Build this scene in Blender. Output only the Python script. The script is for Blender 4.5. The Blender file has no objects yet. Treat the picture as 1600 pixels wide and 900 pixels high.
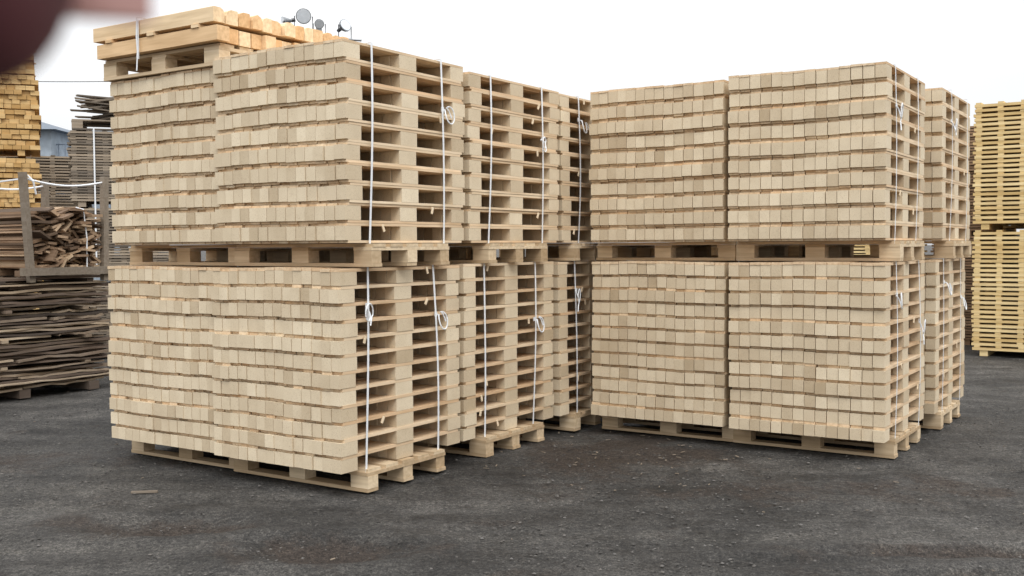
import bpy, math, random
import numpy as np
from mathutils import Vector, Matrix, noise

R = random.Random(7)
TH = math.atan2(-.549, .836)          # yard grid direction
scene = bpy.context.scene

# ------------------------------------------------------------------ helpers
def new_mat(name):
    m = bpy.data.materials.new(name); m.use_nodes = True
    nt = m.node_tree; b = nt.nodes["Principled BSDF"]
    return m, nt, b

def N(nt, typ, **kw):
    n = nt.nodes.new(typ)
    for k, v in kw.items():
        setattr(n, k, v)
    return n

def ramp(nt, stops, src):
    r = nt.nodes.new("ShaderNodeValToRGB")
    els = r.color_ramp.elements
    while len(els) < len(stops): els.new(0.5)
    for e, (p, c) in zip(els, stops):
        e.position = p; e.color = (*c, 1)
    nt.links.new(src, r.inputs[0])
    return r.outputs[0]

def mixc(nt, fac, a, b, mode='MIX'):
    m = nt.nodes.new("ShaderNodeMix"); m.data_type = 'RGBA'; m.blend_type = mode
    for sock, v in ((m.inputs[0], fac), (m.inputs[6], a), (m.inputs[7], b)):
        if isinstance(v, bpy.types.NodeSocket): nt.links.new(v, sock)
        elif isinstance(v, tuple): sock.default_value = (*v, 1)
        else: sock.default_value = v
    return m.outputs[2]

def wood_mat(name, c_lo, c_hi, grain=(3, 40, 40), rough=.75, speck=None, dirt=.35, bump=.3, mid=None):
    m, nt, b = new_mat(name)
    at = N(nt, "ShaderNodeAttribute", attribute_name="rnd")
    tc = N(nt, "ShaderNodeTexCoord")
    off = N(nt, "ShaderNodeVectorMath", operation='SCALE'); 
    comb = N(nt, "ShaderNodeCombineXYZ")
    nt.links.new(at.outputs["Fac"], comb.inputs[0]); nt.links.new(at.outputs["Fac"], comb.inputs[1]); nt.links.new(at.outputs["Fac"], comb.inputs[2])
    nt.links.new(comb.outputs[0], off.inputs[0]); off.inputs[3].default_value = 37.0
    add = N(nt, "ShaderNodeVectorMath", operation='ADD')
    nt.links.new(tc.outputs["Object"], add.inputs[0]); nt.links.new(off.outputs[0], add.inputs[1])
    mp = N(nt, "ShaderNodeMapping"); mp.inputs["Scale"].default_value = grain
    nt.links.new(add.outputs[0], mp.inputs[0])
    n1 = N(nt, "ShaderNodeTexNoise"); n1.inputs["Scale"].default_value = 1; n1.inputs["Detail"].default_value = 4
    nt.links.new(mp.outputs[0], n1.inputs["Vector"])
    stops = [(0, c_lo), (1, c_hi)] if mid is None else [(0, c_lo), (.5, mid), (1, c_hi)]
    base = ramp(nt, stops, at.outputs["Fac"])
    g = ramp(nt, [(.3, (.80, .76, .70)), (.65, (1.04, 1.03, 1.02))], n1.outputs[0])
    col = mixc(nt, 1.0 if not speck else .35, base, g, 'MULTIPLY')
    if speck:
        v = N(nt, "ShaderNodeTexNoise"); v.inputs["Scale"].default_value = speck; v.inputs["Detail"].default_value = 3
        v.inputs["Roughness"].default_value = .7
        nt.links.new(add.outputs[0], v.inputs["Vector"])
        sp = ramp(nt, [(.30, (.5, .4, .3)), (.43, (.96, .95, .93)), (.7, (1.08, 1.08, 1.06))], v.outputs[0])
        col = mixc(nt, .6, col, sp, 'MULTIPLY')
    n2 = N(nt, "ShaderNodeTexNoise"); n2.inputs["Scale"].default_value = 2.2; n2.inputs["Detail"].default_value = 5
    nt.links.new(tc.outputs["Object"], n2.inputs["Vector"])
    d = ramp(nt, [(.35, (.8, .76, .72)), (.6, (1, 1, 1))], n2.outputs[0])
    col = mixc(nt, dirt, col, d, 'MULTIPLY')
    nt.links.new(col, b.inputs["Base Color"])
    b.inputs["Roughness"].default_value = rough
    b.inputs["Specular IOR Level"].default_value = .2
    bp = N(nt, "ShaderNodeBump"); bp.inputs["Strength"].default_value = bump; bp.inputs["Distance"].default_value = .003
    nt.links.new(n1.outputs[0], bp.inputs["Height"]); nt.links.new(bp.outputs[0], b.inputs["Normal"])
    return m

def plain(name, c, rough=.5, metal=0, var=.12, scale=20):
    m, nt, b = new_mat(name)
    tc = N(nt, "ShaderNodeTexCoord")
    n = N(nt, "ShaderNodeTexNoise"); n.inputs["Scale"].default_value = scale; n.inputs["Detail"].default_value = 4
    nt.links.new(tc.outputs["Object"], n.inputs["Vector"])
    lo = tuple(x*(1-var*2) for x in c); hi = tuple(min(1, x*(1+var)) for x in c)
    nt.links.new(ramp(nt, [(.3, lo), (.7, hi)], n.outputs[0]), b.inputs["Base Color"])
    b.inputs["Roughness"].default_value = rough; b.inputs["Metallic"].default_value = metal
    return m

M_BLOCK = wood_mat("chipboard", (.50, .395, .265), (.81, .70, .525), grain=(8, 8, 8), speck=170, bump=.05, dirt=.25)
M_BOARD = wood_mat("pine_board", (.64, .43, .25), (.86, .73, .54), grain=(45, 3, 45), dirt=.2)
M_PALLET = wood_mat("pallet_pine", (.50, .37, .23), (.78, .64, .45), grain=(3, 30, 40), dirt=.5)
M_TIMBER = wood_mat("sawn_timber", (.70, .44, .22), (.88, .71, .48), grain=(2.5, 35, 35))
M_YEL = wood_mat("yellow_boards", (.68, .49, .22), (.88, .71, .40), grain=(3, 30, 30))
M_ORANGE = wood_mat("orange_boards", (.50, .31, .12), (.72, .51, .25), grain=(3, 30, 30))
M_WEATH = wood_mat("weathered_boards", (.14, .12, .10), (.42, .35, .27), grain=(3, 40, 40))
M_SLAB = wood_mat("slab_wood", (.075, .060, .050), (.56, .46, .34), grain=(30, 3, 40), bump=.8, dirt=.8, mid=(.19, .145, .115))
M_SLABX = wood_mat("slab_wood_ends", (.10, .07, .05), (.62, .47, .32), grain=(3, 30, 40), bump=.8, dirt=.7, mid=(.30, .20, .13))
M_BROWN = wood_mat("brown_boards", (.20, .13, .08), (.38, .26, .17), grain=(3, 30, 30))
M_STRAP = plain("white_strap", (.80, .82, .84), .35, 0, .04)
M_METAL = plain("grey_metal", (.30, .31, .32), .4, .7)
M_DARK = plain("dark_plastic", (.03, .03, .035), .35)
M_GLASS = plain("lamp_glass", (.72, .76, .80), .1, .3, .05)

class MB:
    def __init__(s): s.v = []; s.f = []; s.m = []; s.r = []
    def box(s, c, d, mi=0, rnd=None, M=None):
        if rnd is None: rnd = R.random()
        i = len(s.v); x, y, z = d[0]/2, d[1]/2, d[2]/2
        for a in ((-x,-y,-z),(x,-y,-z),(x,y,-z),(-x,y,-z),(-x,-y,z),(x,-y,z),(x,y,z),(-x,y,z)):
            if M is not None:
                a = M @ Vector(a)
            s.v.append((a[0]+c[0], a[1]+c[1], a[2]+c[2]))
        for q in ((0,3,2,1),(4,5,6,7),(0,1,5,4),(1,2,6,5),(2,3,7,6),(3,0,4,7)):
            s.f.append(tuple(i+k for k in q)); s.m.append(mi); s.r.append(rnd)
    def prism(s, poly, a, b, mi=0, rnd=None):
        if rnd is None: rnd = R.random()
        i = len(s.v); n = len(poly)
        for p in (a, b):
            for (u, w) in poly: s.v.append((p[0], p[1]+u, p[2]+w))
        s.f.append(tuple(i+k for k in range(n))[::-1]); s.f.append(tuple(i+n+k for k in range(n)))
        for k in range(n):
            s.f.append((i+k, i+(k+1) % n, i+n+(k+1) % n, i+n+k))
        s.m += [mi]*(n+2); s.r += [rnd]*(n+2)
    def plank(s, pts, w, t, axis='y', mi=0, rnd=None):
        if rnd is None: rnd = R.random()
        i = len(s.v)
        for k, p in enumerate(pts):
            ww = (w if not isinstance(w, list) else w[k])/2; tt = t/2
            for (u, q) in ((-ww,-tt),(ww,-tt),(ww,tt),(-ww,tt)):
                s.v.append((p[0]+u, p[1], p[2]+q) if axis == 'y' else (p[0], p[1]+u, p[2]+q))
        n = len(pts)
        for k in range(n-1):
            for e in range(4):
                a = i+4*k+e; b = i+4*k+(e+1) % 4
                s.f.append((a, b, b+4, a+4)); s.m.append(mi); s.r.append(rnd)
        s.f.append((i, i+3, i+2, i+1)); s.f.append((i+4*n-4, i+4*n-3, i+4*n-2, i+4*n-1))
        s.m += [mi]*2; s.r += [rnd]*2
    def tube(s, pts, rad, n=6, mi=0, rnd=.5):
        i = len(s.v); P = [Vector(p) for p in pts]
        for k, p in enumerate(P):
            t = (P[min(k+1, len(P)-1)]-P[max(k-1, 0)]).normalized()
            up = Vector((0, 0, 1)) if abs(t.z) < .9 else Vector((1, 0, 0))
            a = t.cross(up).normalized(); b = t.cross(a)
            r = rad[k] if isinstance(rad, (list, tuple)) else rad
            for j in range(n):
                an = 2*math.pi*j/n
                s.v.append(tuple(p+a*math.cos(an)*r+b*math.sin(an)*r))
        for k in range(len(P)-1):
            for j in range(n):
                a = i+k*n+j; b = i+k*n+(j+1) % n
                s.f.append((a, b, b+n, a+n)); s.m.append(mi); s.r.append(rnd)
        s.f.append(tuple(i+j for j in range(n))[::-1]); s.f.append(tuple(i+(len(P)-1)*n+j for j in range(n)))
        s.m += [mi]*2; s.r += [rnd]*2
    def obj(s, name, mats, parent=None, loc=(0,0,0), rot=0, smooth=False):
        me = bpy.data.meshes.new(name); me.from_pydata(s.v, [], s.f)
        for m in mats: me.materials.append(m)
        me.polygons.foreach_set("material_index", s.m)
        at = me.attributes.new("rnd", 'FLOAT', 'FACE'); at.data.foreach_set("value", s.r)
        if smooth: me.polygons.foreach_set("use_smooth", [True]*len(s.f))
        me.update()
        o = bpy.data.objects.new(name, me); scene.collection.objects.link(o)
        o.location = loc; o.rotation_euler = (0, 0, rot)
        if parent: o.parent = parent
        return o

def empty(name, loc, rot=0):
    e = bpy.data.objects.new(name, None); scene.collection.objects.link(e)
    e.location = loc; e.rotation_euler = (0, 0, rot); e.empty_display_size = .2
    return e

def grid(o, x, y, z=0):
    c, s = math.cos(TH), math.sin(TH)
    return (o[0]+c*x-s*y, o[1]+s*x+c*y, z)

def pallet(mb, x0, y0, z0, L=1.2, W=.8, mi=0, rnd=R):
    j = lambda a: rnd.uniform(-a, a)
    for y in (.05, W/2, W-.05):
        mb.box((x0+L/2+j(.004), y0+y+j(.003), z0+.011), (L, .1, .0215), mi, rnd.random()*.6)
        for x in (.0725, L/2, L-.0725):
            mb.box((x0+x+j(.004), y0+y+j(.004), z0+.061), (.145-rnd.random()*.01, .1-rnd.random()*.008, .077), mi, rnd.random())
    for x in (.0725, L/2, L-.0725):
        mb.box((x0+x+j(.003), y0+W/2+j(.003), z0+.111), (.145, W-.002, .0215), mi, rnd.random())
    for y in (.0725, .24, W/2, W-.24, W-.0725):
        mb.box((x0+L/2+j(.004), y0+y, z0+.1325), (L-.003, .12, .0205), mi, rnd.random())

def strap(parent, idx, W, y, zt, zb, rr, loop_z=None):
    mb = MB()
    off = .010; ph = rr.uniform(0, 6); n = 14
    path = []; slack = rr.uniform(.004, .02); dr = rr.uniform(-.03, .03)
    for k in range(n+1):
        t = k/n
        path.append((off+slack*math.sin(math.pi*t), y+.008*math.sin(ph+t*3.2)+(t-.5)*dr, zb+(zt-zb)*t))
    path += [(-W*.33, path[-1][1], zt+.003), (-W*.66, path[-1][1], zt+.003), (-W-off, path[-1][1], zt)]
    path += [(-W-off, y, zt-(zt-zb)*q) for q in (.3, .6, 1)]
    path.append((off, path[0][1], zb-.002))
    w = .0085
    for k, p in enumerate(path):
        for dy in (-w, w): mb.v.append((p[0], p[1]+dy, p[2]))
    for k, p in enumerate(path):
        for dy in (-w, w):
            q = (p[0]+(.0015 if p[0] > -W/2 else -.0015), p[1]+dy, p[2]+.0015); mb.v.append(q)
    n = len(path)
    for k in range(n-1):
        for b0 in (0, 2*n):
            mb.f.append((b0+2*k, b0+2*k+1, b0+2*k+3, b0+2*k+2)); mb.m.append(0); mb.r.append(.5)
        for e in (0, 1):
            mb.f.append((2*k+e, 2*k+2+e, 2*n+2*k+2+e, 2*n+2*k+e)); mb.m.append(0); mb.r.append(.5)
    if loop_z:
        pts = []; a0 = rr.uniform(1.2, 2.2); tn = rr.uniform(.75, 1.45); sq = rr.uniform(.5, .95); sx = rr.choice([-1, 1])
        cy = y+sx*.028
        for k in range(24):
            t = k/23; a = a0+t*tn*2*math.pi; rad = .026+.028*t
            pts.append((off+.010+.045*math.sin(t*2.6), cy+sx*sq*rad*math.cos(a), loop_z-.02-.015*t+rad*1.35*math.sin(a)))
        end = pts[-1]
        for k in range(1, 5):
            pts.append((end[0]+.004*k, end[1]+sx*.010*k, end[2]-.008*k*k*.5))
        mb.tube([(off+.004, y, loop_z+.02)]+pts, .0048, 5)
        mb.box((off+.006, y, loop_z+.02), (.010, .020, .03), 0, .5)
    mb.obj("strap_%d" % idx, [M_STRAP], parent)

def skid_stack(O, i, j, z0, upper, seed, shift=(0, 0), straps=True, nskid=14, dh=0.0):
    rr = random.Random(seed)
    W = 1.136; D = 1.215
    nl = 10 if upper else 12
    bh = (.0875 if upper else .0825)+dh
    bt = .0165 if upper else .0200
    px = grid(O, -i*1.158+shift[0], j*1.262+shift[1], z0)
    e = empty("wooden_pallet_stack", px, TH+rr.uniform(-.006, .006))
    mb = MB(); j2 = lambda a: rr.uniform(-a, a)
    base = .146; h = bh+bt*(2 if upper else 1)+.0012
    lx, ly = j2(.0010), j2(.0015)
    sk = W/nskid
    wav = [rr.uniform(0, 6) for _ in range(4)]
    for l in range(nl):
        ox, oy = lx*l+j2(.006), ly*l+j2(.009)
        z = base+l*h
        tone = rr.uniform(-.12, .12)
        for k in range(nskid):
            cx = -(k+.5)*sk+ox+j2(.0012); dy = oy+j2(.004)+.004*math.sin(k*.5+l); 
            dzz = .0042*math.sin(k*.45+wav[0]+l*.25)+.0016*math.sin(k*1.7+wav[1])+j2(.0008)
            dzz = dzz*min(1, l/3)
            zz = z+dzz
            def t():
                q = rr.gauss(.57+tone, .13)
                if rr.random() < .06: q -= .35
                return min(1, max(0, q))
            bw = sk-.0026-abs(rr.gauss(0, .0016))
            if upper:
                rc = rr.uniform(.016, .034)
                mb.box((cx+j2(.001), D/2+dy, zz+bt/2), (sk-.004, D-2*rc, bt-.001), 1, t())
                zz += bt
            rot = Matrix.Rotation(j2(.012), 3, 'Z')
            for (y, bl) in ((.074, .145), (D/2, .17), (D-.074, .145)):
                mb.box((cx, y+dy+(j2(.003)), zz+bh/2+.0002), (bw, bl, bh-.0006), 0, t(), rot)
            zz += bh
            rc = rr.uniform(.016, .040) if l < nl-1 else rr.uniform(-.004, .008)
            mb.box((cx+j2(.001), D/2+dy+j2(.003), zz+bt/2+.0004), (sk-.003, D-2*rc, bt-.001), 1, t()-.1)
        if rr.random() < .3:
            y = rr.choice([.3, .9])+j2(.12)
            mb.box((.010, y, z+h-.03), (.006, .018, .045), 1, .9, Matrix.Rotation(j2(.6), 3, 'X'))
    top = base+nl*h+.002
    mb.obj("skids", [M_BLOCK, M_BOARD], e)
    pm = MB(); pallet(pm, -1.165+j2(.02), .185+j2(.03), 0, mi=0, rnd=rr)
    pm.obj("base_pallet", [M_PALLET], e)
    if straps:
        for n_, y in enumerate((.24+j2(.02), .93+j2(.03))):
            strap(e, n_+1, W, y, top+.002, .118, rr, loop_z=(top*(.82 if n_ == 0 else .70)+j2(.07)) if rr.random() < .85 else None)
    return e, top

# ------------------------------------------------------------------ stacks
A = (-1.02, 6.28); B = (2.565, 7.2)
seed = 10
tops = {}
SH = {("A",0,0): ((-.020, 0), (.03, .01), 0), ("A",1,0): ((-.010, .045), (.050, .045), -.0055),
      ("A",0,1): ((-.02, .0), (.02, .02), -.003), ("A",1,1): ((0, 0.05), (.02, .05), 0), ("A",0,2): ((.0, .02), (.02, .03), -.003),
      ("B",0,0): ((0, 0), (-.01, .0), 0), ("B",1,0): ((-.030, .03), (-.030, .02), -.001),
      ("B",0,1): ((.03, .20), (.06, .27), .001), ("B",1,1): ((-.04, .15), (0, .2), 0)}
for (g, O, cells) in (("A", A, [(0,0),(1,0),(0,1),(1,1),(0,2)]), ("B", B, [(0,0),(1,0),(0,1),(1,1)])):
    for (i, j) in cells:
        seed += 1
        s1, s2, dh = SH[(g, i, j)]
        e, t1 = skid_stack(O, i, j, 0, False, seed, shift=s1, straps=(i == 0))
        e2, t2 = skid_stack(O, i, j, t1+.004, True, seed+100, shift=s2, straps=(i == 0), dh=dh)
        tops[(g, i, j)] = t1+.004+t2

# ------------------------------------------------------------------ timber on top of back-left stack
def timber_pack():
    z = tops[("A", 1, 0)]+.004
    e = empty("timber_pack", grid(A, -1.08, .0, z), TH)
    pm = MB(); pallet(pm, -1.19, .03, 0, mi=0, rnd=R); pm.obj("base_pallet", [M_PALLET], e)
    mb = MB(); zz = .147
    for l in range(2):
        y = -.02
        while y < 1.20:
            w = R.uniform(.088, .104); h = .096
            c = R.choice([.006, .02, .034, .042])
            c2 = R.choice([.004, .03, .042])
            poly = [(-w/2, -h/2), (w/2, -h/2), (w/2, h/2-c), (w/2-c*.3, h/2-c*.35), (w/2-c, h/2), (-w/2+c2, h/2), (-w/2+c2*.3, h/2-c2*.35), (-w/2, h/2-c2)]
            if l == 0: poly = [(-w/2, -h/2), (w/2, -h/2), (w/2, h/2), (-w/2, h/2)]
            x0 = -1.22+R.uniform(-.03, .05); x1 = .03+R.uniform(-.02, .03)
            if R.random() < .25:
                xm = R.uniform(-.8, -.4)
                mb.prism(poly, (x0, y+w/2, zz+h/2), (xm-.01, y+w/2, zz+h/2))
                x0 = xm
            mb.prism(poly, (x0, y+w/2, zz+h/2), (x1, y+w/2, zz+h/2+R.uniform(-.003, .003)))
            y += w+R.uniform(.003, .012)
        zz += .099
        if l == 0:
            for x in (-1.05, -.6, -.15):
                mb.box((x, .58, zz+.011), (.07, 1.22, .021))
            zz += .024
    mb.obj("beams", [M_TIMBER], e)
    s = MB()
    s.plank([(-.72, -.05, .02), (-.712, -.047, .15), (-.722, -.046, .25), (-.715, -.045, zz+.01), (-.715, 0, zz+.014), (-.715, 1.2, zz+.014)], .014, .003, 'y')
    s.box((-.72, -.034, .23), (.014, .003, .26)); 
    s.obj("strap_1", [M_STRAP], e)
timber_pack()

# ------------------------------------------------------------------ generic board stacks of the yard
def board_stack(name, loc, rot, L, D, z0, z1, t, gap, mat, seed, jag=.02, sticker=.35, tiers=1, jitz=.002, bear=.08):
    rr = random.Random(seed); e = empty(name, loc, rot); mb = MB()
    th = (z1-z0)/tiers
    for ti in range(tiers):
        z = z0+ti*th
        for x in (.15, L/2, L-.15):
            mb.box((x, D/2, z+bear/2), (.1, D-.04, bear-.002))
        z += bear
        top = z0+(ti+1)*th
        while z < top-t:
            y = 0
            while y < D-.05:
                w = rr.uniform(.09, .15); w = min(w, D-y)
                if y < .3 or y > D-.3 or z > top-2*t-gap:
                    mb.box((L/2+rr.uniform(-jag, jag), y+w/2+(rr.uniform(-jag, jag)*.5 if y == 0 else 0), z+t/2+rr.uniform(-jitz, jitz)), (L+rr.uniform(-jag, jag), w-.004, t), 0, rr.random())
                y += w
            z += t
            if gap > .004:
                x = .06
                while x < L:
                    mb.box((x+rr.uniform(-.01, .01), D/2, z+gap/2), (.07, D-.01, gap-.001), 0, rr.random()*.7)
                    x += sticker
            z += gap
    mb.obj("boards", [mat], e)
    return e

def end_stack(name, loc, rot, L, D, z1, mat, seed, tiers=3):
    rr = random.Random(seed); e = empty(name, loc, rot); mb = MB()
    th = z1/tiers
    for ti in range(tiers):
        z = ti*th
        for x in (.2, L/2, L-.2): mb.box((x, D/2, z+.04), (.09, D, .078))
        z += .08; top = (ti+1)*th
        while z < top-.04:
            h = .062; x = rr.uniform(0, .02)
            while x < L-.05:
                w = rr.uniform(.09, .13)
                dd = rr.uniform(-.03, .03)
                mb.box((x+w/2, D/2+dd, z+h/2), (w-.004, D, h-.003), 0, rr.random())
                x += w
            z += h
            if rr.random() < .4:
                mb.box((L/2, .1, z+.008), (L, .05, .014)); mb.box((L/2, D-.1, z+.008), (L, .05, .014)); z += .017
    mb.obj("beams", [mat], e)

board_stack("slatted_board_stack", (6.20, 14.15, 0), TH, 2.6, 1.2, 0, 3.40, .036, .026, M_YEL, 1, sticker=.27, tiers=2, jag=.012)
board_stack("slatted_board_stack", (6.20+1.3*.549, 14.15+1.3*.836, 0), TH, 2.6, 1.2, 0, 3.3, .036, .026, M_YEL, 2, sticker=.27, tiers=2)
board_stack("brown_board_stack", (6.35, 15.9, 0), TH, 1.0, 1.0, 0, 3.25, .03, .012, M_BROWN, 3, tiers=2)
board_stack("board_stack", (3.9, 17.0, 0), TH, 2.4, 1.2, 0, 2.2, .03, .02, M_YEL, 4, tiers=1)
end_stack("yellow_timber_stack", (-8.52, 13.30, 0), math.radians(24), 2.33, 1.2, 4.15, M_ORANGE, 5)
board_stack("weathered_board_stack", (-8.0, 16.5, 0), math.radians(24), 1.3, 1.2, 0, 3.0, .028, .018, M_WEATH, 6, tiers=2, jag=.03)
e = board_stack("weathered_pallet_stack", (-5.95, 14.2, 0), math.radians(18), 1.25, 1.2, 0, 3.12, .026, .012, M_WEATH, 8, tiers=3, sticker=.2, jag=.03)
mb = MB(); pallet(mb, .03, .1, 3.13, L=1.2)
for k in range(34):
    M = Matrix.Rotation(R.uniform(-.35, .35), 3, 'Z') @ Matrix.Rotation(R.uniform(-.16, .16), 3, 'Y')
    mb.box((.5+R.uniform(-.25, .25), .3+R.uniform(-.25, .4), 3.30+.009*k+R.uniform(0, .03)), (R.uniform(.4, .7), R.uniform(.07, .14), .018), 0, R.random()*.5, M)
mb.obj("scrap_boards", [M_WEATH], e)
mb = MB(); mb.box((.32, -.035, 2.2), (.02, .004, 1.9)); mb.obj("strap_1", [M_STRAP], e)

def slab_stack():
    rr = random.Random(3)
    e = empty("slab_wood_stack", (-4.45, 11.5, 0), TH); mb = MB()
    for y in (-3.6, -2.2, -1.0, -.2): mb.box((-.7, y, .045), (1.5, .12, .088), 0, .2)
    z = .09; cnt = 0
    while z < 1.2:
        if cnt % 9 == 8:
            for y in (-3.4, -2.3, -1.2, -.25): mb.box((-.7+rr.uniform(-.03, .06), y+rr.uniform(-.05, .05), z+.016), (1.5, .07, .03), 0, rr.random())
            z += .034
        t = rr.uniform(.018, .03)
        x = .03+rr.uniform(-.06, .04)
        while x > -1.4:
            w = rr.uniform(.10, .2)
            if x > -.5 or x < -1.2 or z > 1.1:
                segs = [(-4+rr.uniform(-.2, .2), .0+rr.gauss(-.02, .09))]
                if rr.random() < .6:
                    q = rr.uniform(-3, -.6); segs = [(segs[0][0], q-rr.uniform(.01, .1)), (q, segs[0][1])]
                for (y0, y1) in segs:
                    n = 12; ph = rr.uniform(0, 6); am = rr.uniform(.003, .018); pts = []; ws = []; xo = rr.uniform(-.03, .02)
                    for k in range(n+1):
                        tt = k/n
                        pts.append((xo+x-w/2+am*1.5*math.sin(ph+tt*7)+rr.uniform(-.010, .010), y0+(y1-y0)*tt, z+t/2+rr.uniform(-.006, .006)+.007*math.sin(ph*2+tt*9)))
                        ws.append(w+rr.uniform(-.02, .01))
                    mb.plank(pts, ws, t*rr.uniform(.7, 1), 'y', 0, rr.random())
            x -= w+.004
        z += t+rr.uniform(.001, .006); cnt += 1
    mb.obj("slabs", [M_SLAB], e)
    return z
ztop = slab_stack()

def slab_bundle():
    rr = random.Random(5)
    e = empty("slab_wood_bundle", (-4.45, 11.5, ztop+.005), TH); mb = MB()
    for x in (-1.25, -.7, -.12): mb.box((x, -.5, .03), (.09, .9, .06), 0, .2)
    for row in range(24):
        zc = .08+row*.0265
        k_ = (zc-.36)/.34
        half = .40*math.sqrt(max(.10, 1-.6*k_*k_))
        y = -.5-half
        while y < -.5+half-.03:
            w = rr.uniform(.08, .15)
            a = rr.gauss(0, .42)
            M = Matrix.Rotation(a, 3, 'X') @ Matrix.Rotation(rr.gauss(0, .018), 3, 'Z')
            x1 = .03+rr.gauss(0, .06)
            mb.box((-.68+x1/2, y+w/2, zc+rr.uniform(-.008, .008)), (1.36+x1, w, rr.uniform(.016, .030)), 0, rr.random(), M)
            y += w*.86
    mb.obj("edge_boards", [M_SLABX], e)
    st = MB()
    for (x, y, lean) in ((.07, -.95, .06), (.07, -.05, -.02), (-1.0, -.97, .03), (-1.0, -.05, 0)):
        st.box((x, y, .50), (.07, .06, 1.12), 0, rr.random()*.3+.2, Matrix.Rotation(lean, 3, 'X'))
    st.box((.115, -.5, .05), (.05, 1.1, .08), 0, .3)
    st.obj("stakes", [M_WEATH], e)
    tp = MB()
    for x in (.07, -1.0):
        pts = [(x, -.98+.94*k/10, 1.0-.06*math.sin(math.pi*k/10)) for k in range(11)]
        tp.tube(pts, .011, 5)
    tp.tube([(.07, -.93, 1.0), (-.5, -.93, .98), (-1.0, -.93, 1.0)], .010, 5)
    tp.tube([(.075, -.93, 1.03), (.12, -.90, .97), (.10, -.86, .84)], .010, 5)
    tp.tube([(.11, -.30, .02), (.12, -.30, .4), (.1, -.32, .70), (.0, -.34, .72)], .007, 5)
    tp.obj("ties", [M_STRAP], e)
slab_bundle()

# ------------------------------------------------------------------ floodlight mast
def mast():
    e = empty("floodlight_mast", (-3.25, 18.0, 0), 0)
    mb = MB()
    mb.tube([(0, 0, 0), (0, 0, 5.25)], [.08, .05], 10)
    mb.tube([(-.62, 0, 5.12), (.72, 0, 5.02)], .020, 8)
    mb.tube([(.05, -.3, 5.1), (.05, .3, 5.1)], .018, 8)
    mb.obj("pole", [M_METAL], e)
    def lamp(idx, p, d, r):
        m = MB(); P = Vector(p); d = Vector(d).normalized()
        prof = [(-.15, .05), (-.13, .12), (-.08, .55), (-.03, .9), (.0, 1.0), (.02, 1.0)]
        m.tube([P+d*a for a, _ in prof], [max(.025, b*r) for _, b in prof], 16, 0)
        m.tube([P+d*.021, P+d*.026], [r*.9, r*.88], 16, 1)
        m.tube([P-d*.14, P-d*.20], .032, 10, 2)
        side = d.cross(Vector((0, 0, 1))).normalized()
        m.tube([P+side*(r+.02), P+side*(r+.02)-Vector((0, 0, r+.10)), P-side*(r+.02)-Vector((0, 0, r+.10)), P-side*(r+.02)], .009, 6, 2)
        m.tube([P-Vector((0, 0, r+.10)), P-Vector((0, 0, r+.20))], .014, 6, 2)
        m.obj("floodlight_%d" % idx, [M_METAL, M_GLASS, M_DARK], e)
    lamp(1, (-.25, -.05, 5.42), (.25, -1, -.15), .13)
    lamp(2, (-.60, 0, 5.34), (-1, -.35, -.25), .09)
    lamp(3, (.06, -.3, 5.24), (.3, -1, -.5), .08)
    lamp(4, (.44, 0, 5.27), (.8, -.8, .35), .11)
mast()

# ------------------------------------------------------------------ house, power line
def house():
    wall = plain("render_wall", (.34, .39, .44), .9, 0, .1, 3)
    roof = plain("roof_sheet", (.12, .15, .19), .6, 0, .1, 5)
    win = plain("window_glass", (.05, .06, .08), .1)
    frame = plain("window_frame", (.6, .6, .6), .6)
    e = empty("house", (-28.0, 45, 0), 0)
    mb = MB(); mb.box((4.2, 4, 3.3), (8.4, 8, 6.6)); mb.obj("walls", [wall], e)
    mb = MB()
    mb.v += [(-.4,-.5,6.55),(8.8,-.5,6.55),(8.8,8.5,6.55),(-.4,8.5,6.55),(2.0,4,7.4),(6.2,4,7.4)]
    for f in ((0,1,5,4),(1,2,5),(2,3,4,5),(3,0,4),(0,3,2,1)): mb.f.append(f); mb.m.append(0); mb.r.append(.5)
    mb.obj("roof", [roof], e)
    mb = MB()
    for z in (1.5, 4.7):
        for x in (1.4, 4.2, 7.2): mb.box((x, -.03, z), (1.1, .08, 1.3), 0); mb.box((x, -.05, z), (.95, .08, 1.15), 1)
    mb.obj("windows", [frame, win], e)
    mb = MB(); mb.box((3, 5, 7.5), (.6, .6, 1.3)); mb.obj("chimney", [wall], e)
    mb = MB(); mb.box((9.6, 2, 4.9), (2.4, 3, .15))
    for k in range(9): mb.tube([(8.5+k*.28, .5, 4.97), (8.5+k*.28, .5, 6.0)], .025, 5)
    for z in (5.4, 6.0): mb.tube([(8.4, .5, z), (10.8, .5, z)], .03, 5)
    for x in (8.6, 10.7): mb.tube([(x, .6, 0), (x, .6, 4.9)], .08, 6)
    mb.obj("balcony", [plain("rail", (.2, .24, .3), .5)], e)
house()
def line():
    e = empty("power_line", (0, 40, 0), 0)
    mb = MB()
    for x in (-24, -8): mb.tube([(x, 0, 0), (x, 0, 8.2)], [.16, .11], 10); mb.box((x, 0, 8.0), (.9, .1, .1))
    mb.obj("poles", [M_WEATH], e)
    mb = MB()
    mb.tube([(-24+16*k/24, 0, 8.06-.25*math.sin(math.pi*k/24)) for k in range(25)], .014, 5)
    mb.obj("wire", [M_DARK], e)
line()

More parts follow.
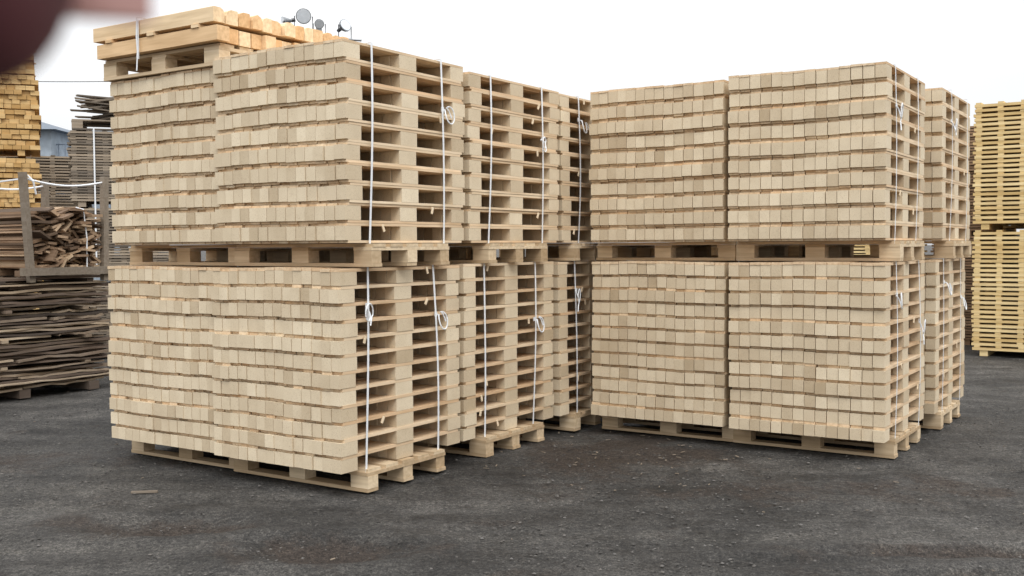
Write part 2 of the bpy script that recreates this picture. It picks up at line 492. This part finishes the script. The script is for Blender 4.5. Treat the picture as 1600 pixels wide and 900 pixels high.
# ------------------------------------------------------------------ ground
def ground():
    xs = np.concatenate([[-600, -250, -100, -50, -25, -15], np.arange(-10, 10.01, .06), [15, 25, 50, 100, 250, 600]])
    ys = np.concatenate([[-600, -200, -50, -15, -5, 0, 2], np.arange(3, 14, .05), np.arange(14, 30, 1.0), [40, 70, 150, 350, 900]])
    pot = [(-.95, 5.25, .42, .22, .055), (-1.9, 5.75, .45, .22, .045), (-.2, 4.4, .5, .3, .02), (2.6, 4.8, .9, .10, .055), (2.5, 5.15, .9, .09, .05), (2.9, 8.6, .8, .3, .01)]
    V = []
    for y in ys:
        for x in xs:
            z = 0
            if abs(x) < 10.5 and 3 <= y < 14:
                z = .012*noise.noise((x*.7, y*.7, 0))+.010*noise.noise((x*3, y*3, 4))+.008*noise.noise((x*8, y*8, 9))-.014
                for (px, py, a, b, d) in pot:
                    q = ((x-px)/a)**2+((y-py)/b)**2
                    if q < 5:
                        z += -d*math.exp(-q*1.2)+d*.5*math.exp(-(math.sqrt(q)-1.4)**2*5)+ .022*noise.noise((x*11, y*11, 2))*math.exp(-q*.5)
                z = min(z, .0) if (y > 6 ) else z
            V.append((x, y, z))
    nx = len(xs); F = [(j*nx+i, j*nx+i+1, (j+1)*nx+i+1, (j+1)*nx+i) for j in range(len(ys)-1) for i in range(nx-1)]
    me = bpy.data.meshes.new("ground"); me.from_pydata(V, [], F); me.polygons.foreach_set("use_smooth", [True]*len(F))
    so_ = me.attributes.new("soil", 'FLOAT', 'POINT'); vals = []
    for (x, y, z) in V:
        s = 0
        if abs(x) < 10.5 and 3 <= y < 14:
            for (px, py, a, b, d) in pot[:5]:
                s = max(s, .85*math.exp(-(((x-px)/a)**2+((y-py)/b)**2)*.7))
            s = max(s, .9*math.exp(-(((x-.75)/.8)**2+((y-7.6)/.9)**2)))
            s = max(s, .5*math.exp(-(((x-2.3)/1.6)**2+((y-6.5)/.5)**2)))
            s = max(s, .5*math.exp(-(((x+3.6)/1.5)**2+((y-7.6)/.5)**2)))
        vals.append(s)
    so_.data.foreach_set("value", vals)
    o = bpy.data.objects.new("ground", me); scene.collection.objects.link(o)
    m, nt, b = new_mat("gravel_asphalt")
    tc = N(nt, "ShaderNodeTexCoord")
    def nz(sc, det=5, ro=.6, off=0, stretch=None):
        n = N(nt, "ShaderNodeTexNoise"); n.inputs["Scale"].default_value = sc; n.inputs["Detail"].default_value = det; n.inputs["Roughness"].default_value = ro
        mp = N(nt, "ShaderNodeMapping"); mp.inputs["Location"].default_value = (off, off*.7, 0); nt.links.new(tc.outputs["Object"], mp.inputs[0])
        if stretch: mp.inputs["Scale"].default_value = stretch; mp.inputs["Rotation"].default_value = (0, 0, .25)
        nt.links.new(mp.outputs[0], n.inputs["Vector"]); return n.outputs[0]
    big = nz(.6, 8, .66); mid = nz(2.6, 8, .72, 3); fine = nz(38, 6, .8); vf = nz(110, 3, .7, 5)
    tracks = nz(1.0, 5, .6, 8, (.25, 2.4, 1))
    col = ramp(nt, [(.34, (.046, .044, .042)), (.46, (.072, .069, .066)), (.57, (.105, .100, .095)), (.70, (.155, .149, .141))], big)
    col = mixc(nt, .9, col, ramp(nt, [(.34, (.50, .49, .48)), (.5, (.92, .91, .90)), (.66, (1.32, 1.30, 1.26))], mid), 'MULTIPLY')
    col = mixc(nt, .7, col, ramp(nt, [(.36, (.68, .67, .66)), (.52, (1, 1, 1)), (.66, (1.22, 1.21, 1.18))], tracks), 'MULTIPLY')
    sa = N(nt, "ShaderNodeAttribute", attribute_name="soil")
    ad = N(nt, "ShaderNodeMath", operation='ADD'); nt.links.new(sa.outputs["Fac"], ad.inputs[0])
    n9 = nz(1.8, 8, .72, 11)
    sc9 = N(nt, "ShaderNodeMath", operation='MULTIPLY_ADD'); nt.links.new(n9, sc9.inputs[0]); sc9.inputs[1].default_value = 3.0; sc9.inputs[2].default_value = -1.56
    nt.links.new(sc9.outputs[0], ad.inputs[1])
    brown = ramp(nt, [(.22, (0, 0, 0)), (.66, (.75, .75, .75))], ad.outputs[0])
    col = mixc(nt, brown, col, (.062, .047, .038))
    col = mixc(nt, .9, col, ramp(nt, [(.32, (.30, .30, .30)), (.5, (.95, .95, .95)), (.68, (2.0, 1.97, 1.9))], fine), 'MULTIPLY')
    col = mixc(nt, .8, col, ramp(nt, [(.35, (.45, .45, .45)), (.5, (1, 1, 1)), (.68, (2.0, 1.98, 1.9))], vf), 'MULTIPLY')
    nt.links.new(col, b.inputs["Base Color"])
    nt.links.new(ramp(nt, [(.4, (.65,)*3), (.6, (.95,)*3)], mid), b.inputs["Roughness"])
    b.inputs["Specular IOR Level"].default_value = .25
    b1 = N(nt, "ShaderNodeBump"); b1.inputs["Strength"].default_value = 1.0; b1.inputs["Distance"].default_value = .022
    nt.links.new(fine, b1.inputs["Height"])
    b2 = N(nt, "ShaderNodeBump"); b2.inputs["Strength"].default_value = .8; b2.inputs["Distance"].default_value = .08
    nt.links.new(mid, b2.inputs["Height"]); nt.links.new(b1.outputs[0], b2.inputs["Normal"])
    nt.links.new(b2.outputs[0], b.inputs["Normal"])
    me.materials.append(m)
    g = MB(); rr = random.Random(11)
    def rock(x, y, r):
        i = len(g.v); h = r*.5
        base = -.008
        pts = [(r,0,0),(0,r,0),(-r,0,0),(0,-r,0),(0,0,h),(0,0,-h)]
        a = rr.uniform(0, 6)
        for p in pts:
            k = rr.uniform(.7, 1.2)
            g.v.append((x+(p[0]*math.cos(a)-p[1]*math.sin(a))*k, y+(p[0]*math.sin(a)+p[1]*math.cos(a))*k, base+p[2]*k+h*.5))
        rn = rr.random()
        for f in ((0,1,4),(1,2,4),(2,3,4),(3,0,4),(1,0,5),(2,1,5),(3,2,5),(0,3,5)):
            g.f.append(tuple(i+q for q in f)); g.m.append(0); g.r.append(rn)
    for _ in range(22000):
        y = 3.6+12*rr.random()**1.3; x = rr.uniform(-.55, .55)*y*1.05
        if noise.noise((x*.8, y*.8, 20)) < -.1 and rr.random() < .7: continue
        rock(x, y, .004+.009*rr.random()**3)
    g.obj("gravel", [wood_mat("stone", (.045, .043, .041), (.17, .163, .155), grain=(20, 20, 20))])
    w = MB()
    for _ in range(130):
        y = 4.2+8*rr.random()**1.2; x = rr.uniform(-.5, .5)*y
        if rr.random() < .5: x = rr.gauss(.9, .5); y = rr.gauss(7.8, .8)
        M = Matrix.Rotation(rr.uniform(0, 3), 3, 'Z') @ Matrix.Rotation(rr.uniform(-.2, .2), 3, 'Y')
        w.box((x, y, .0), (rr.uniform(.008, .045), rr.uniform(.003, .012), .004), 0, rr.random()*.6, M)
    w.box((-2.3, 6.5, .0), (.16, .02, .012), 0, .3, Matrix.Rotation(.1, 3, 'Z'))
    w.obj("wood_chips", [M_WEATH])
ground()

# ------------------------------------------------------------------ photographer's hand with phone (fingertip reaches in front of the lens)
def hand():
    e = empty("hand", (0, 0, 0), 0)
    V = []; E = []; RD = []
    def add(p, r, par=None):
        V.append(p); RD.append(r); k = len(V)-1
        if par is not None: E.append((par, k))
        return k
    fore = add((-.20, -.26, 1.20), .040)
    fm = add((-.165, -.17, 1.32), .034, fore)
    wr = add((-.135, -.095, 1.425), .026, fm)
    pm = add((-.118, -.05, 1.475), .030, wr)
    pk = add((-.106, -.018, 1.512), .026, pm)
    def fing(pts, rs, root):
        p = root
        for q, r in zip(pts, rs): p = add(q, r, p)
    fing([(-.100, -.008, 1.545), (-.0735, .035, 1.5548), (-.0486, .053, 1.5440), (-.0318, .0585, 1.5371), (-.0240, .0590, 1.5356)], [.0115, .0104, .0098, .0095, .0085], pk)
    fing([(-.103, -.004, 1.523), (-.088, .034, 1.522), (-.062, .030, 1.515), (-.047, .016, 1.510)], [.0115, .0095, .0085, .0065], pk)
    fing([(-.104, -.006, 1.501), (-.090, .029, 1.498), (-.065, .026, 1.493), (-.050, .013, 1.490)], [.011, .009, .008, .0062], pk)
    fing([(-.102, -.012, 1.482), (-.092, .016, 1.477), (-.072, .016, 1.473), (-.060, .006, 1.471)], [.010, .008, .007, .0056], pm)
    fing([(-.100, -.055, 1.485), (-.075, -.045, 1.502), (-.052, -.030, 1.512), (-.042, -.024, 1.516)], [.015, .0115, .010, .0075], pm)
    me = bpy.data.meshes.new("hand_skin"); me.from_pydata(V, E, []); me.update()
    o = bpy.data.objects.new("fingers_and_palm", me); scene.collection.objects.link(o); o.parent = e
    md = o.modifiers.new("skin", 'SKIN'); md.use_smooth_shade = True
    for k, sv in enumerate(me.skin_vertices[0].data):
        sv.radius = (RD[k], RD[k]); sv.use_root = (k == 3)
    sb = o.modifiers.new("sub", 'SUBSURF'); sb.levels = 2; sb.render_levels = 2
    m, nt, b = new_mat("skin")
    n = N(nt, "ShaderNodeTexNoise"); n.inputs["Scale"].default_value = 120
    tc = N(nt, "ShaderNodeTexCoord"); nt.links.new(tc.outputs["Object"], n.inputs["Vector"])
    nt.links.new(ramp(nt, [(.3, (.105, .034, .040)), (.7, (.145, .048, .052))], n.outputs[0]), b.inputs["Base Color"])  # shade of the backlit finger is painted into this dark skin colour
    b.inputs["Roughness"].default_value = .65; b.inputs["Specular IOR Level"].default_value = .25
    me.materials.append(m)
    mb = MB(); mb.box((-.0290, .0688, 1.5395), (.011, .0012, .009), 0, .5, Matrix.Rotation(.3, 3, 'Z')); mb.obj("nail", [plain("nail", (.45, .25, .22), .3)], e)
    sl = MB(); sl.tube([(-.155, -.145, 1.355), (-.17, -.185, 1.30), (-.205, -.27, 1.185), (-.24, -.36, 1.08)], [.042, .047, .054, .058], 20)
    sl.obj("sleeve", [plain("jacket", (.03, .035, .05), .9)], e, smooth=True)
    p = MB(); p.box((.028, -.012, 1.497), (.140, .008, .070)); p.box((.028, -.0165, 1.497), (.120, .0012, .064), 1)
    ob = p.obj("unseen_smartphone", [M_DARK, plain("screen", (.02, .02, .025), .1)])  # unseen phone behind the lens, added partly to shade the finger
    bv = ob.modifiers.new("b", 'BEVEL'); bv.width = .003; bv.segments = 3
hand()

# ------------------------------------------------------------------ light
w = bpy.data.worlds.new("World"); scene.world = w; w.use_nodes = True
nt = w.node_tree; bg = nt.nodes["Background"]
sky = N(nt, "ShaderNodeTexSky", sky_type='NISHITA'); sky.sun_disc = False
SUN_EL, SUN_AZ = 50, 165   # azimuth from +Y clockwise: behind the camera
sky.sun_elevation = math.radians(SUN_EL); sky.sun_rotation = math.radians(SUN_AZ)
hs = N(nt, "ShaderNodeHueSaturation"); hs.inputs["Saturation"].default_value = .25
nt.links.new(sky.outputs[0], hs.inputs["Color"])
tc = N(nt, "ShaderNodeTexCoord"); sp = N(nt, "ShaderNodeSeparateXYZ"); nt.links.new(tc.outputs["Generated"], sp.inputs[0])
mr = N(nt, "ShaderNodeMapRange"); nt.links.new(sp.outputs[2], mr.inputs[0])
mr.inputs[1].default_value = 0; mr.inputs[2].default_value = .8; mr.inputs[3].default_value = 9.0; mr.inputs[4].default_value = 22
nz = N(nt, "ShaderNodeTexNoise"); nz.inputs["Scale"].default_value = 2.2; nz.inputs["Detail"].default_value = 5
mp = N(nt, "ShaderNodeMapping"); mp.inputs["Scale"].default_value = (1, 1, 3); nt.links.new(tc.outputs["Generated"], mp.inputs[0]); nt.links.new(mp.outputs[0], nz.inputs["Vector"])
cl = ramp(nt, [(.3, (.88, .92, .97)), (.65, (1.0, 1.0, 1.0))], nz.outputs[0])
vm = N(nt, "ShaderNodeVectorMath", operation='SCALE'); nt.links.new(cl, vm.inputs[0]); nt.links.new(mr.outputs[0], vm.inputs[3])
out = mixc(nt, .88, hs.outputs[0], vm.outputs[0])
nt.links.new(out, bg.inputs[0]); bg.inputs[1].default_value = .1
sl = bpy.data.lights.new("sun", 'SUN'); sl.energy = 1.5; sl.angle = math.radians(30); sl.color = (1, .98, .95)
so = bpy.data.objects.new("sun", sl); scene.collection.objects.link(so)
az = math.radians(SUN_AZ); el = math.radians(SUN_EL)
d = Vector((math.sin(az)*math.cos(el), math.cos(az)*math.cos(el), math.sin(el)))
so.rotation_euler = d.to_track_quat('Z', 'Y').to_euler()

# ------------------------------------------------------------------ camera
cam = bpy.data.cameras.new("camera"); co = bpy.data.objects.new("camera", cam); scene.collection.objects.link(co)
cam.sensor_width = 36; cam.lens = 36.95; cam.clip_start = .004; cam.clip_end = 3000
cam.dof.use_dof = True; cam.dof.focus_distance = 8; cam.dof.aperture_fstop = 22
co.matrix_world = Matrix.Translation((0, 0, 1.52)) @ Matrix.Rotation(math.radians(90-2.3), 4, 'X') @ Matrix.Rotation(math.radians(-.34), 4, 'Z')
scene.camera = co
scene.view_settings.view_transform = 'Standard'; scene.view_settings.look = 'None'; scene.view_settings.exposure = 0
